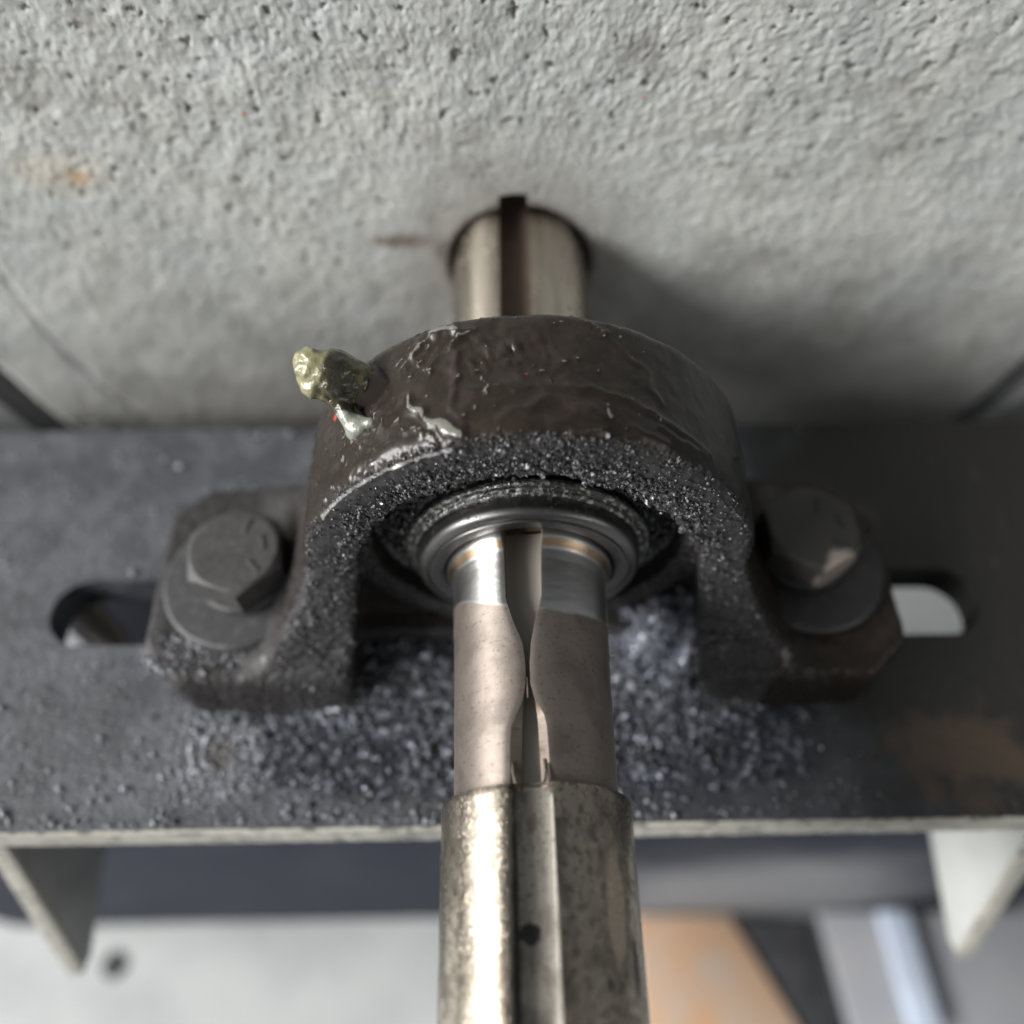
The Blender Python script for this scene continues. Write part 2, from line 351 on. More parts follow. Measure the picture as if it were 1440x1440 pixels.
M_wall = mat('rough_grey_paint', (.46, .467, .445), .62, 0.0, spec=.4,
    layers=[dict(scale=55, lo=.35, hi=.7, col=(.37, .385, .375)),
            dict(kind='attr', attr='pit', lo=.25, hi=.8, scale=2, amp=.3, col=(.115, .112, .105), rough=.75),
            dict(scale=22, lo=.50, hi=.72, col=(.25, .245, .23), fac=.75), dict(scale=(60, 60, 22), lo=.52, hi=.66, col=(.45, .47, .47), rough=.5, fac=.7), dict(scale=(6, 6, 1.2), lo=.58, hi=.7, col=(.22, .215, .20), fac=.45),
            dict(scale=2.4, lo=.58, hi=.70, col=(.17, .165, .155), fac=.6),
            dict(kind='blob', center=(-190, 120, 51), stretch=(.55, 1, 1), r0=3, r1=15, amp=12, scale=8, col=(.38, .33, .25), fac=.5),
            dict(kind='blob', center=(-182, 120, 49), stretch=(.6, 1, 1), r0=1.4, r1=5, amp=5, scale=3, col=(.40, .24, .12), fac=.6),
            dict(kind='blob', center=(-52, 120, 14.5), stretch=(.33, 1, 1), r0=1.5, r1=6.5, amp=6, scale=5, col=(.10, .062, .04), fac=.85),
            dict(kind='blob', center=(-34, 120, 8), stretch=(1, 1, .7), r0=2, r1=7, amp=5, scale=3, col=(.055, .04, .034), fac=.9),
            dict(kind='blob', center=(-107.5, 120, 77.6), r0=.4, r1=1.5, amp=1.6, scale=1.2, col=(.42, .12, .10)),
            dict(kind='blob', center=(46.8, 120, 83.4), r0=.4, r1=1.3, amp=1.6, scale=1.2, col=(.45, .10, .09)),
            dict(kind='blob', center=(20, 120, -135), stretch=(.36, 1, 1), r0=50, r1=165, amp=110, scale=40, col=(.15, .147, .138), fac=.9),
            dict(kind='radial', r0=32.5, r1=38, amp=6, scale=4, col=(.040, .025, .019), rough=.7),
            dict(kind='radial', r0=33, r1=70, amp=30, scale=15, col=(.18, .172, .16), fac=.65)],
    bumps=[dict(scale=1.7, h=.65, str=.6, detail=5, rgh=.7), dict(scale=.55, h=.2, str=.4, detail=2)])
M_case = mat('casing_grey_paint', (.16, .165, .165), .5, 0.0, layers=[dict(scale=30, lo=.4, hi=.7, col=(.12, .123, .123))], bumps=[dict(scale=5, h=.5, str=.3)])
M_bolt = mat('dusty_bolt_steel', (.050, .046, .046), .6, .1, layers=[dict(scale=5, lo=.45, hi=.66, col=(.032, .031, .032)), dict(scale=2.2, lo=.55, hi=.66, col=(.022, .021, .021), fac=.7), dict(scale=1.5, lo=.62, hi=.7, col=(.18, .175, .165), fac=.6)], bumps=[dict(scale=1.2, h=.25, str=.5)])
M_shadebolt = mat('shaded_bolt_steel', (.028, .027, .026), .5, .1, layers=[dict(scale=5, lo=.5, hi=.7, col=(.034, .031, .029)), dict(kind='blob', center=(8.3, -16.4, 19), r0=9, r1=11.5, amp=3, scale=4, col=(.25, .21, .185), rough=.45)], bumps=[dict(scale=1.4, h=.3, str=.5)])  # darker copy for the shaded right bolt; pale blob paints its lit facet
M_shadewasher = mat('shaded_washer_steel', (.016, .016, .017), .48, .1, layers=[dict(scale=4, lo=.5, hi=.7, col=(.026, .025, .025))], bumps=[dict(scale=1.6, h=.4, str=.6)])  # darker copy of the washer steel, with the right foot's shade in its colour
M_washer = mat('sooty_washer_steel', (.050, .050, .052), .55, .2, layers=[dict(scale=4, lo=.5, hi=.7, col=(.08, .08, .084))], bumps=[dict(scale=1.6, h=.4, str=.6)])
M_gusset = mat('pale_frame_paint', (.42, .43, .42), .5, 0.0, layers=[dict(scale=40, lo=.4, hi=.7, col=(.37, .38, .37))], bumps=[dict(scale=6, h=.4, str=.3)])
M_web = mat('shade_toned_frame_paint', (.030, .034, .048), .8, 0.0, spec=.08, layers=[dict(scale=60, lo=.4, hi=.7, col=(.040, .044, .056)), dict(kind='blob', center=(200, -60, -600), r0=60, r1=240, amp=160, scale=90, col=(.26, .265, .28), rough=.8)], bumps=[dict(scale=8, h=.5, str=.3)])  # cast shade on the web painted navy, its lit right part a paler blob
M_floor = mat('pale_floor_paint', (.40, .415, .415), .5, 0.0, layers=[dict(scale=90, lo=.42, hi=.68, col=(.34, .355, .36)), dict(scale=24, lo=.62, hi=.74, col=(.24, .245, .26), fac=.6)], bumps=[dict(scale=12, h=1, str=.3)])
M_hole = mat('black_hole', (.02, .02, .022), .7)
M_orange = mat('orange_brown_board', (.44, .29, .19), .5, 0.0, layers=[dict(scale=(30, 90, 30), lo=.35, hi=.7, col=(.40, .32, .26)), dict(scale=70, lo=.5, hi=.7, col=(.48, .25, .11), fac=.7)], bumps=[dict(scale=10, h=.6, str=.3)])
M_blackstrip = mat('black_rubber', (.022, .023, .026), .5, 0.0, layers=[dict(scale=20, lo=.4, hi=.7, col=(.04, .04, .044))])
M_steelgrey = mat('grey_sheet_steel', (.30, .31, .335), .42, .2, layers=[dict(scale=40, lo=.4, hi=.7, col=(.33, .33, .35)), dict(scale=25, lo=.62, hi=.72, col=(.46, .38, .30), fac=.5)], bumps=[dict(scale=9, h=.6, str=.3)])
M_bluestrip = mat('pale_blue_strip', (.42, .48, .58), .4, 0.0, layers=[dict(scale=40, lo=.4, hi=.7, col=(.38, .42, .50))])
M_rod = mat('tan_steel_rod', (.62, .52, .40), .4, .1, layers=[dict(scale=12, lo=.4, hi=.7, col=(.50, .42, .33))])
M_grease = mat('yellow_green_grease', (.085, .078, .028), .2, 0.0, spec=.6, sss=.15,
    layers=[dict(scale=11, lo=.40, hi=.56, col=(.022, .019, .012), rough=.10),
            dict(kind='attr', attr='tip', lo=.35, hi=.8, scale=4, amp=.5, col=(.19, .18, .10), rough=.34),
            dict(kind='attr', attr='silver', lo=.35, hi=.7, scale=3, amp=.5, col=(.19, .20, .165), rough=.25)],
    bumps=[dict(scale=3.5, h=1.0, str=.6, detail=3), dict(scale=1.2, h=.4, str=.6, detail=3)], coat=.25)
M_nipple = mat('blackened_nipple_steel', (.06, .05, .045), .3, .6, bumps=[dict(scale=1.5, h=.3, str=.5)])
M_burr = mat('bright_steel_burr', (.52, .44, .38), .24, 1.0, layers=[dict(scale=3, lo=.5, hi=.7, col=(.30, .22, .17))])

# ================================================================ SETTING
fb = box_bm(0, -30, -715, 5200, 5200, 40)
floor = bm_obj('floor', fb, M_floor); tag(floor, 'pale grey floor far below the bearing plate', 'floor', kind='structure')
FZ = -695.0

# ---------------------------------------------------------------- big grey disc behind the bearing
YW = 120.0
def build_disc():
    th = np.linspace(0, 2 * np.pi, 1300, endpoint=False)
    rr = np.concatenate([np.array([32.0, 32.3, 32.8, 33.5]), np.linspace(34.3, 276, 281), np.array([277.6, 279.2, 280.3, 280.8])])
    Rg, T = np.meshgrid(rr, th, indexing='ij')
    x = Rg * np.sin(T); z = Rg * np.cos(T); P = np.stack([x, z, np.zeros_like(x)], -1).reshape(-1, 3)
    up = sstep(-60, 90, z.ravel())
    amp = (0.45 + 0.55 * sstep(40, 95, Rg.ravel())) * (.5 + .5 * up)
    rough = fbm(P / 10.0, 5, 3, .72) * 1.2
    fine = fbm(P / 2.2, 2, 21, .6) * .42 + np.abs(fbm(P / 5.0, 4, 25, .65)) * .6
    big = fbm(P / 60.0, 3, 5) * 1.4
    pn = fbm(P / 3.6 + 31, 4, 11, .6); cl = .3 + .7 * sstep(-.25, .35, fbm(P / 30.0, 2, 14) + .3 * up)
    pit = sstep(.20, .40, pn) * cl
    pn2 = fbm(P / 5.5 + 9, 3, 41, .6); pit2 = sstep(.34, .44, pn2)
    h = (rough + fine) * amp + big - .75 * pit * amp - 1.0 * pit2 * amp
    # shallow scored circles / seams in the paint
    seam = np.exp(-((Rg.ravel() - 238 - 3 * fbm(P / 40, 2, 8)) / 1.6) ** 2); h -= .9 * seam * (x.ravel() < 0)
    y = YW - h.reshape(x.shape)
    # keyway notch of the hub
    xk = x + 2.9
    notch = (np.abs(xk) < 6.1) & (z > 0) & (Rg < 38.2)
    y = np.where(notch, y + 26, y)
    y[0] = YW + 30; y[1] = np.where(notch[1], y[1], YW + 2.0); y[2] = np.where(notch[2], y[2], YW + .6)
    y[-1] = YW + 40; y[-2] += 3.2; y[-3] += 1.3; y[-4] += .4
    V = np.stack([x, y, z], -1).reshape(-1, 3)
    m, n = Rg.shape; i = np.arange(m - 1)[:, None]; j = np.arange(n)[None]; k = (j + 1) % n
    Q = np.stack([i * n + j, i * n + k, (i + 1) * n + k, (i + 1) * n + j], -1).reshape(-1, 4)
    o = mesh_obj('rotor_disc', V, Q, M_wall)
    add_attr(o, 'pit', np.clip(pit * .55 + pit2 * .9, 0, 1) * amp)
    return tag(o, 'large round disc with rough pitted grey paint that the shaft enters', 'disc')
disc = build_disc()

# casing ring beyond the disc's rim
v, q = lathe_y([(299, YW + 90), (299, YW + 6), (302, YW + 2), (420, YW + 2), (420, YW + 20)], 160)
case = mesh_obj('casing_ring', v, q, M_case); auto_edge(case)
tag(case, 'smooth grey casing beyond the dark gap around the disc rim', 'casing')

# ================================================================ SUPPORT FRAME
PZ = -86.0; PT = 20.0; PY0, PY1 = -111.0, 92.0
frame = thing('support_frame', 'dark grit covered steel bearing plate with two slots and pale stiffeners below', 'steel frame', (0, -10, FZ))
def stadium(x0, x1, yc, r, n=14):
    pts = []
    for k in range(n + 1): a = -math.pi / 2 + math.pi * k / n; pts.append((x1 - r + r * math.cos(a), yc + r * math.sin(a)))
    for k in range(n + 1): a = math.pi / 2 + math.pi * k / n; pts.append((x0 + r + r * math.cos(a), yc + r * math.sin(a)))
    return pts
def plate():
    bm = bmesh.new()
    XW = 420
    outer = [(-XW, PY0 + .4), (XW, PY0 - .4), (XW, PY1), (-XW, PY1)]
    loops = [outer, stadium(-218, -96, -13, 16.5), stadium(96, 213, -12.5, 17.0)]
    edges = []
    for lp in loops:
        vs_ = [bm.verts.new((p[0], p[1], PZ)) for p in lp]
        edges += [bm.edges.new((vs_[i], vs_[(i + 1) % len(vs_)])) for i in range(len(vs_))]
    bmesh.ops.triangle_fill(bm, edges=edges, use_beauty=True, use_dissolve=False)
    top = bm.faces[:]
    for f in top:
        if f.normal.z < 0: f.normal_flip()
    ex = bmesh.ops.extrude_face_region(bm, geom=top)
    for g in ex['geom']:
        if isinstance(g, bmesh.types.BMVert): g.co.z -= PT
    bmesh.ops.recalc_face_normals(bm, faces=bm.faces)
    o = bm_obj('top_plate', bm, M_plate, frame, angle=25)
    return o
top_plate = plate()
# the bare front edge of the plate is a thin strip of scuffed pale paint, slightly proud and uneven
def edge_strip():
    xs = np.linspace(-420, 420, 700); prof = [(-.2, .15), (.9, -.5), (1.3, -2.5), (1.3, -17), (.9, -19.6), (-.2, -20.3)]
    V = []; 
    for x in xs:
        w = .35 * math.sin(x * .031) + .25 * math.sin(x * .17 + 1) 
        nn = .35 * vnoise(np.array([x / 5., 0, 0]), 4)
        for (dy, dz) in prof:
            V.append((x, PY0 - .001 * x * .95 - dy + (nn if dy > .5 else 0), PZ + dz + (w * .3 + nn if dz > -1 else 0)))
    n = len(prof); Q = [[i * n + k, i * n + k + 1, (i + 1) * n + k + 1, (i + 1) * n + k] for i in range(len(xs) - 1) for k in range(n - 1)]
    o = mesh_obj('plate_edge', V, np.array(Q), M_edge, frame); auto_edge(o, 60)
    o['label'] = 'scuffed pale front edge of the dark plate'
    return o
edge_strip()
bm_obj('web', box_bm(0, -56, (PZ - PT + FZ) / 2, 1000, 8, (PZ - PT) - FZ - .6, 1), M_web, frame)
def gusset(x, lab, m_face):
    # stiffener hung below the plate: leaning front edge, nearly level lower edge
    poly = [(-66, PZ - PT - .3), (-94, PZ - PT - .3), (-144, -245), (-138, -250), (-60.4, -236)]
    o = bm_obj('gusset', prism_bm(poly, 0, x - 4, x + 4, .8), m_face, frame); o['label'] = lab
    e = bm_obj('edge', prism_bm([(-94.6, PZ - PT - .6), (-97.6, PZ - PT - .6), (-147.4, -245.4), (-144.6, -245.2)], 0, x - 4.6, x + 4.6, .6), M_edge, o); e.matrix_parent_inverse = Matrix.Identity(4)
    return o
gusset(-238, 'shaded stiffener below the plate, pale along its slanting edge', M_case)  # shade painted in: darker colour than the matching right stiffener
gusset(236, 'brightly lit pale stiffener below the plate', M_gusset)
bm_obj('brace', box_bm(-237, 22, -179, 18, 8, 160, 1), M_rod, frame)
bm_obj('slot_dark_sheet', box_bm(-190, 86, -300, 270, 8, 400, 1), M_web, frame)  # dark sheet added so the left slot looks dark inside

# ================================================================ PILLOW BLOCK
YB = -14.5
bearing = thing('pillow_block_bearing', 'black greasy cast pillow block bearing carrying the worn shaft', 'bearing', (0, YB, PZ))
def smin(a, b, k):
    h = np.clip(.5 + .5 * (b - a) / k, 0, 1); return b * (1 - h) + a * h - k * h * (1 - h)
def smax(a, b, k): return -smin(-a, -b, k)
def housing_sdf(x, y, z):
    ax = np.abs(x); dy = np.abs(y - YB); r = np.sqrt(x * x + z * z)
    zz = np.clip(-z, 0, 60)
    XO = 82.0 + .27 * zz + .0054 * zz ** 2          # outer half width below the axis
    XI = 62.5 + 13.0 * np.clip(-z, 0, 86) / 86      # inner half width of the pocket
    W = 26.0 + 17.0 * sstep(8, -60, z)              # half depth
    barrel = r - 82.0
    body = np.maximum(np.maximum((ax - XO) * .95, z - 2), -86.0 - z)
    outer = smax(np.minimum(barrel, body), dy - W, 7.0)
    # feet: octagonal plan
    fx = ax - 158.0; plan = smax(smax(fx, dy - 47.0, 4), (ax - 158 + dy - 47) * .7071 + 11.0, 3)
    plan = smax(plan, 70.0 - ax, 3)
    feet = smax(smax(plan, z + 51.0, 4.5), -86.0 - z, 1.5)
    slab = np.maximum(np.maximum(dy - 19, ax - 80), np.maximum(-86 - z, z + 66))
    d = smin(outer, feet, 11.0); 
    # pocket on both faces between the legs, leaving a web
    pocket = np.minimum(np.maximum(ax - XI, np.maximum(z - 0, -100 - z)), r - 62.3)
    pocket = smax(pocket, (8.0 + 0 * x) - dy, 5.0)
    d = smax(d, -pocket, 5.0)
    d = np.minimum(d, slab)
    seat = np.maximum(r - 68.0, dy - 15.0); d = smin(d, seat, 4)
    d = smax(d, -(r - 58.5), 1.2)
    return d
hv, hq = surface_nets(housing_sdf, (-162, -66, -88.2), (162, 36, 85), 1.0)
hn = normals(hv, hq)
th = np.degrees(np.arctan2(hv[:, 0], hv[:, 2])); rad = np.hypot(hv[:, 0], hv[:, 2])
on_top = (rad > 77) & (hv[:, 2] > 5)
def polydist(pl, ang, y):
    d = np.full(len(ang), 1e9)
    for (a0, y0), (a1, y1) in zip(pl[:-1], pl[1:]):
        p0 = np.array([a0 * 1.431, y0]); p1 = np.array([a1 * 1.431, y1]); e = p1 - p0
        px = ang * 1.431 - p0[0]; py = y - p0[1]; t = np.clip((px * e[0] + py * e[1]) / (e @ e), 0, 1)
        d = np.minimum(d, np.hypot(px - t * e[0], py - t * e[1]))
    return d
ridges = [([(-17, 8), (-16, -6), (-17.5, -22.7), (-15, -34)], 1.5, .9, .35), ([(-28.8, -17.3), (-23.1, -28.6), (-16.5, -36)], 1.9, 1.5, .95),
          ([(-27.8, -29), (-22.1, -36)], .9, .9, .8), ([(12, 6.5), (16.8, 2.6)], 1.0, .7, .7), ([(16.8, 2.6), (25, -8), (29, -20)], 1.2, .5, 0),
          ([(-16.7, -20.8), (1.6, -22), (15.5, -21.2), (29, -26.7), (44, -31.3)], 1.4, .8, .15), ([(-27.5, -.4), (-23.6, -10.1)], 1.0, .8, .6),
          ([(-7.5, -33.5), (4.5, -26), (15, -31)], 1.6, .7, .1), ([(-30, -5), (-26, 2), (-20, 6.5)], 1.6, .6, .7), ([(-22, 7), (-16, 4)], 2.2, 1.2, .85),
          ([(-18, -2), (-13, 4)], 1.2, .7, .7), ([(22, -34), (30, -36)], 1.2, .7, .5), ([(28, -30), (36, -33), (42, -33)], 1.0, .7, .55),
          ([(56, -22), (63, -18), (66, -24)], .9, .6, .7), ([(-44, -26), (-38, -31)], .9, .5, .5), ([(4, -36), (14, -36.5)], 1.2, .7, .55)]
disp = np.zeros(len(hv)); grease = np.zeros(len(hv))
for pl, w, hgt, g in ridges:
    d = polydist(pl, th + 2.0 * vnoise(hv / 6.0, 5), hv[:, 1] + 1.2 * vnoise(hv / 5.0, 6))
    k = np.exp(-(d / w) ** 2) * on_top
    disp += hgt * k; grease = np.maximum(grease, g * np.exp(-(d / (w * .55)) ** 2) * on_top)
# wrinkled patch of smeared grease
wr = np.exp(-(((th + 7) * 1.431) / 15) ** 2 - ((hv[:, 1] + 8) / 9) ** 2) * on_top
wv = fbm(np.stack([th / 2.1 + .35 * hv[:, 1] / 2, hv[:, 1] / 5.0, hv[:, 1] * 0], -1), 3, 9)
disp += wr * wv * 2.4; grease = np.maximum(grease, .55 * wr * sstep(.08, .35, wv))
wr2 = np.exp(-(((th + 24) * 1.431) / 8) ** 2 - ((hv[:, 1] + 0) / 8) ** 2) * on_top
wv2 = fbm(np.stack([th / 2.4 - .3 * hv[:, 1], hv[:, 1] / 6.0, hv[:, 1] * 0 + 4], -1), 3, 19)
disp += wr2 * wv2 * 2.0; grease = np.maximum(grease, .62 * wr2 * sstep(.08, .35, wv2))
sp = vnoise(hv / 1.7, 77); left_sp = np.exp(-((th + 44) / 12) ** 2 - ((hv[:, 1] + 24) / 12) ** 2) * on_top
grease = np.maximum(grease, left_sp * sstep(.34, .5, sp)); disp += left_sp * .45 * sstep(.25, .5, sp)
sp3 = vnoise(hv / 2.1, 78); grease = np.maximum(grease, .75 * on_top * sstep(.60, .72, sp3) * (th < 30)); disp += on_top * .55 * sstep(.56, .75, sp3) * (th < 20)
disp += .55 * fbm(hv / 14.0, 3, 2) + np.where(on_top, .10, .35) * fbm(hv / 2.5, 2, 12)
front = (hn[:, 1] < -.35)
dust = np.where(on_top, 0, .55) + .55 * sstep(-.2, -.8, hn[:, 1]) * (hv[:, 1] < -25)
foot = (np.abs(hv[:, 0]) > 100) & (hv[:, 2] < -40); dust = np.where(foot & (hv[:, 0] < 0), .62, dust); dust = np.where(foot & (hv[:, 0] > 0), .12, dust)
side_r = (hv[:, 0] > 60) & (hn[:, 0] > .5); dust = np.where(side_r, .15, dust)
brown_r = np.exp(-((hv[:, 0] - 92) / 16) ** 2 - ((hv[:, 2] + 55) / 14) ** 2); dust = dust - .6 * brown_r
coarse = sstep(.25, .7, -hn[:, 1]) * (hv[:, 1] < -27)
disp += coarse * (.75 * vnoise(hv / 1.5, 31) + .5 * vnoise(hv / 2.8, 32))
# bright line along the front lip of the barrel and down the left leg
lip = np.exp(-((rad - 78.9) / 1.1) ** 2) * (hv[:, 1] < -31) * (hv[:, 2] > -5)
bright_edge = lip * np.where((th > -62) & (th < -18), .72, np.where((th > 18) & (th < 58), .45, .12))
legedge = (hv[:, 2] < 0) * (hv[:, 0] < -70) * np.exp(-((hn[:, 0] + .70) / .16) ** 2) * (hv[:, 1] < -28)
bright_edge = np.maximum(bright_edge, .38 * legedge * (hv[:, 2] > -50))
red = np.exp(-((th + 53.5) / 1.3) ** 2 - ((hv[:, 1] + 6.0) / 2.2) ** 2) + .62 * np.exp(-((th + 1.5 + .3 * (hv[:, 1] + 16)) / .8) ** 2 - ((hv[:, 1] + 16.4) / 1.4) ** 2)
hvd = hv + hn * disp[:, None]
housing = mesh_obj('housing', hvd, hq, M_house, bearing)
for nm, val in (('dust', dust), ('grease', grease), ('bright_edge', bright_edge), ('red', red), ('shadow_side_paint', sstep(15, 50, th) * on_top)): add_attr(housing, nm, val)

# insert: outer ring, seal, slinger beads, inner ring
v, q = lathe_y([(53.5, -19), (54.5, -21.5), (58.0, -21.8), (58.7, -20.5), (58.8, 6), (53.5, 6)], 220, .25, 3)
mesh_obj('outer_ring', v, q, M_beadring, bearing)
pr = [(38, -22)] + [(43.5 + k * .95, -28.0 + .58 * k + (.9 if k % 4 == 0 else 0)) for k in range(12)] + [(55, -18)]
v, q = lathe_y(pr, 300, 1.2, 8)
mesh_obj('seal', v, q, M_rubber, bearing)
v, q = lathe_y([(39, -26), (44.6, -29.5), (45.3, -31), (44.7, -32.2), (43.7, -32.6), (43.0, -32.0), (42.9, -33.4), (42.4, -34.6), (41.4, -34.8), (39.5, -33)], 300, .45, 13)
mesh_obj('slinger', v, q, M_beadring, bearing)
v, q = lathe_y([(30.3, 40), (30.3, -38.0), (31.0, -40.6), (32.2, -41.4), (35.9, -41.4), (36.2, -40.5), (36.9, -40.4), (37.3, -41.0), (39.0, -40.6), (40.2, -39.4), (40.5, -37.6), (40.5, -25)], 256)
ir = mesh_obj('inner_ring', v, q, M_ring, bearing); auto_edge(ir, 50)

# grease fitting with a lump of old grease on it
ga = math.radians(-40); base = np.array([82 * math.sin(ga), -6.0, 82 * math.cos(ga)])
up_ = np.array([math.sin(ga), 0, math.cos(ga)])
fit = bm = bmesh.new()
def cyl_bm(bm, p, d, r0, r1, h, n=24):
    d = Vector(d).normalized(); qd = d.to_track_quat('Z', 'Y').to_matrix().to_4x4()
    bmesh.ops.create_cone(bm, cap_ends=True, cap_tris=False, segments=n, radius1=r0, radius2=r1, depth=h,
                          matrix=Matrix.Translation(Vector(p) + d * h / 2) @ qd)
fd = np.array([-.92, .18, .42]); fd /= np.linalg.norm(fd)
cyl_bm(bm, base - fd * 5, fd, 8.2, 8.0, 8, 6); cyl_bm(bm, base + fd * 3, fd, 5.4, 4.6, 6); cyl_bm(bm, base + fd * 9, fd, 3.5, 4.4, 4)
fit = bm_obj('grease_fitting', bm, M_nipple, bearing)
def blob_sdf(x, y, z):
    def cap(a, b, r0, r1):
        a = np.array(a, float); b = np.array(b, float); e = b - a; px, py, pz = x - a[0], y - a[1], z - a[2]
        t = np.clip((px * e[0] + py * e[1] + pz * e[2]) / (e @ e), 0, 1)
        return np.sqrt((px - t * e[0]) ** 2 + (py - t * e[1]) ** 2 + (pz - t * e[2]) ** 2) - (r0 + (r1 - r0) * t)
    b = base; p1 = b + fd * 4 + np.array([0, 0, .5]); p2 = b + fd * 13; p3 = b + fd * 21
    d = cap(p1, p2, 7.2, 7.6); d = smin(d, cap(p2, p3, 7.4, 4.6), 4)
    d = smin(d, cap(p3 + np.array([1, -1.5, 1]), p3 + np.array([1.5, -6, -4]), 4.2, 4.0), 3)
    d = smin(d, cap(p2 + np.array([0, -7, -3]), b + np.array([-3.5, -13, -3]), 2.6, 3.4), 3)
    d = smin(d, cap(b + np.array([-4, -13.5, -3.6]), b + np.array([1.5, -14.5, .4]), 3.2, 2.0), 2.5)
    return d
lo = base + np.array([-34, -26, -20]); hi = base + np.array([12, 16, 30])
gv, gq = surface_nets(blob_sdf, lo, hi, .55)
gn = normals(gv, gq); t = (gv - base) @ fd
gv2 = gv + gn * (1.0 * fbm(gv / 7.5, 2, 51) + .22 * vnoise(gv / 2.2, 52) + .7 * sstep(15, 22, t) * vnoise(gv / 3.0, 53))[:, None]
gl = mesh_obj('grease_lump', gv2, gq, M_grease, fit, origin=base)
gl.parent = fit; gl.matrix_parent_inverse = Matrix.Identity(4)
gl['label'] = 'lump of yellow green grease stuck on the fitting'
add_attr(gl, 'tip', sstep(13, 20, t) + .4 * sstep(.2, .8, -gn[:, 0] * .5 - gn[:, 1] * .4))
add_attr(gl, 'silver', sstep(-8, -12.5, gv[:, 1] - base[1]))

# ================================================================ SHAFT
shaft = thing('drive_shaft', 'bright steel keyed shaft with a worn necked section in front of the bearing', 'shaft', (0, 0, 0))
PHI = math.radians(-5.3)
def interp(tab, y): t = np.array(sorted(tab)); return np.array([np.interp(y, t[:, 0], t[:, k]) for k in range(1, t.shape[1])])
def shaft_part(name, ys, Rf, lips, material, keymat, ledge=None, floor_h=22.8, w0=6.5, n=150, cap0=False, cap1=False, wob=0.0):
    V = []; rows = []
    for y in ys:
        Rr = Rf(y); aL, aR = lips(y); aL, aR = math.radians(aL), math.radians(aR)
        bL, bR, dep = ledge(y) if ledge else (None, None, None)
        row = []
        for k in range(n + 1):
            a = aR + (2 * math.pi + aL - aR) * k / n
            # crowd samples close to the lips so the edges stay crisp and slightly rolled over
            edge = min(k, n - k); roll = (.30, .08)[edge] if edge < 2 else 0.0
            rr = Rr - roll
            row.append((rr * math.sin(a), y, rr * math.cos(a)))
        if ledge:
            bl, br = math.radians(bL), math.radians(bR)
            L1 = ((Rr - dep) * math.sin(bl), y, (Rr - dep) * math.cos(bl)); R1 = ((Rr - dep) * math.sin(br), y, (Rr - dep) * math.cos(br))
        c, s = math.cos(PHI), math.sin(PHI)
        def loc(u, w): return (u * c + w * s, y, -u * s + w * c)
        key = []
        if ledge: key.append(L1)
        fl = [(-w0, floor_h + 1.2), (-w0 + .35, floor_h + .3), (-w0 + 1.2, floor_h), (-w0 * .4, floor_h), (w0 * .4, floor_h), (w0 - 1.2, floor_h), (w0 - .35, floor_h + .3), (w0, floor_h + 1.2)]
        key += [loc(u, w) for u, w in fl]
        if ledge: key.append(R1)
        rows.append((row, key))
    no = n + 1; nk = len(rows[0][1])
    Vo = np.array([p for r, k in rows for p in r])
    if wob:
        rad_ = np.hypot(Vo[:, 0], Vo[:, 2]); dd = wob * (fbm(Vo / np.array([6, 3, 6]), 3, 61))
        Vo[:, 0] *= 1 + dd / rad_; Vo[:, 2] *= 1 + dd / rad_
    Q = [[i * no + j, (i + 1) * no + j, (i + 1) * no + j + 1, i * no + j + 1] for i in range(len(ys) - 1) for j in range(no - 1)]
    faces = Q
    extra = []
    def cap(i):
        r, k = rows[i]; pts = list(range(i * no, (i + 1) * no)); return pts
    o = mesh_obj(name, Vo, [list(f) for f in faces], material, shaft)
    # the keyway walls and floor
    Vk = []; Qk = []
    nn = nk + 2
    for (r, k) in rows: Vk += [r[-1]] + k + [r[0]]
    for i in range(len(ys) - 1):
        for j in range(nn - 1): Qk.append([i * nn + j, (i + 1) * nn + j, (i + 1) * nn + j + 1, i * nn + j + 1])
    kobj = mesh_obj('keyway', Vk, Qk, keymat, o); kobj.matrix_parent_inverse = Matrix.Identity(4)
    auto_edge(kobj, 30)
    return o
def end_face(name, y, Rr, r_in, material, parent):
    v, q = lathe_y([(Rr - .25, y), (r_in, y)], 150)
    o = mesh_obj(name, v, q, material, parent); o.matrix_parent_inverse = Matrix.Identity(4); return o
lipF = lambda y: interp([(-320, -19.0, 8.2), (-187, -18.8, 8.06), (-125, -17.6, 7.4)], y)
ysF = np.linspace(-320, -125.6, 150)
fr = shaft_part('front_section', ysF, lambda y: 30.0 - .35 * max(0, (y + 126.3) / .7) , lipF, M_shaft, M_key, floor_h=23.2)
end_face('shoulder', -125.7, 29.6, 26.2, M_shaft, fr); end_face('shaft_end', -320, 30.2, .5, M_shaft, fr)
lipR = lambda y: (-18.3, 7.2)
rr_ = shaft_part('rear_section', np.linspace(-36.5, 160, 60), lambda y: 30.0, lipR, M_rear, M_rkey, floor_h=21.5)
lipN = lambda y: interp([(-36, -19.5, 7.6), (-40, -20.2, 7.8), (-63.5, -19.3, 6.6), (-66, -18.4, 5.9), (-72.8, -14.1, 1.3), (-80.2, -8.2, -2.1), (-87.2, -6.5, -3.5), (-94.1, -6.7, -3.4),
                         (-99.7, -9.2, .2), (-104.5, -14, 5.3), (-107.7, -17.4, 6.7), (-113, -18.4, 7.2), (-126, -19, 8.06)], y)
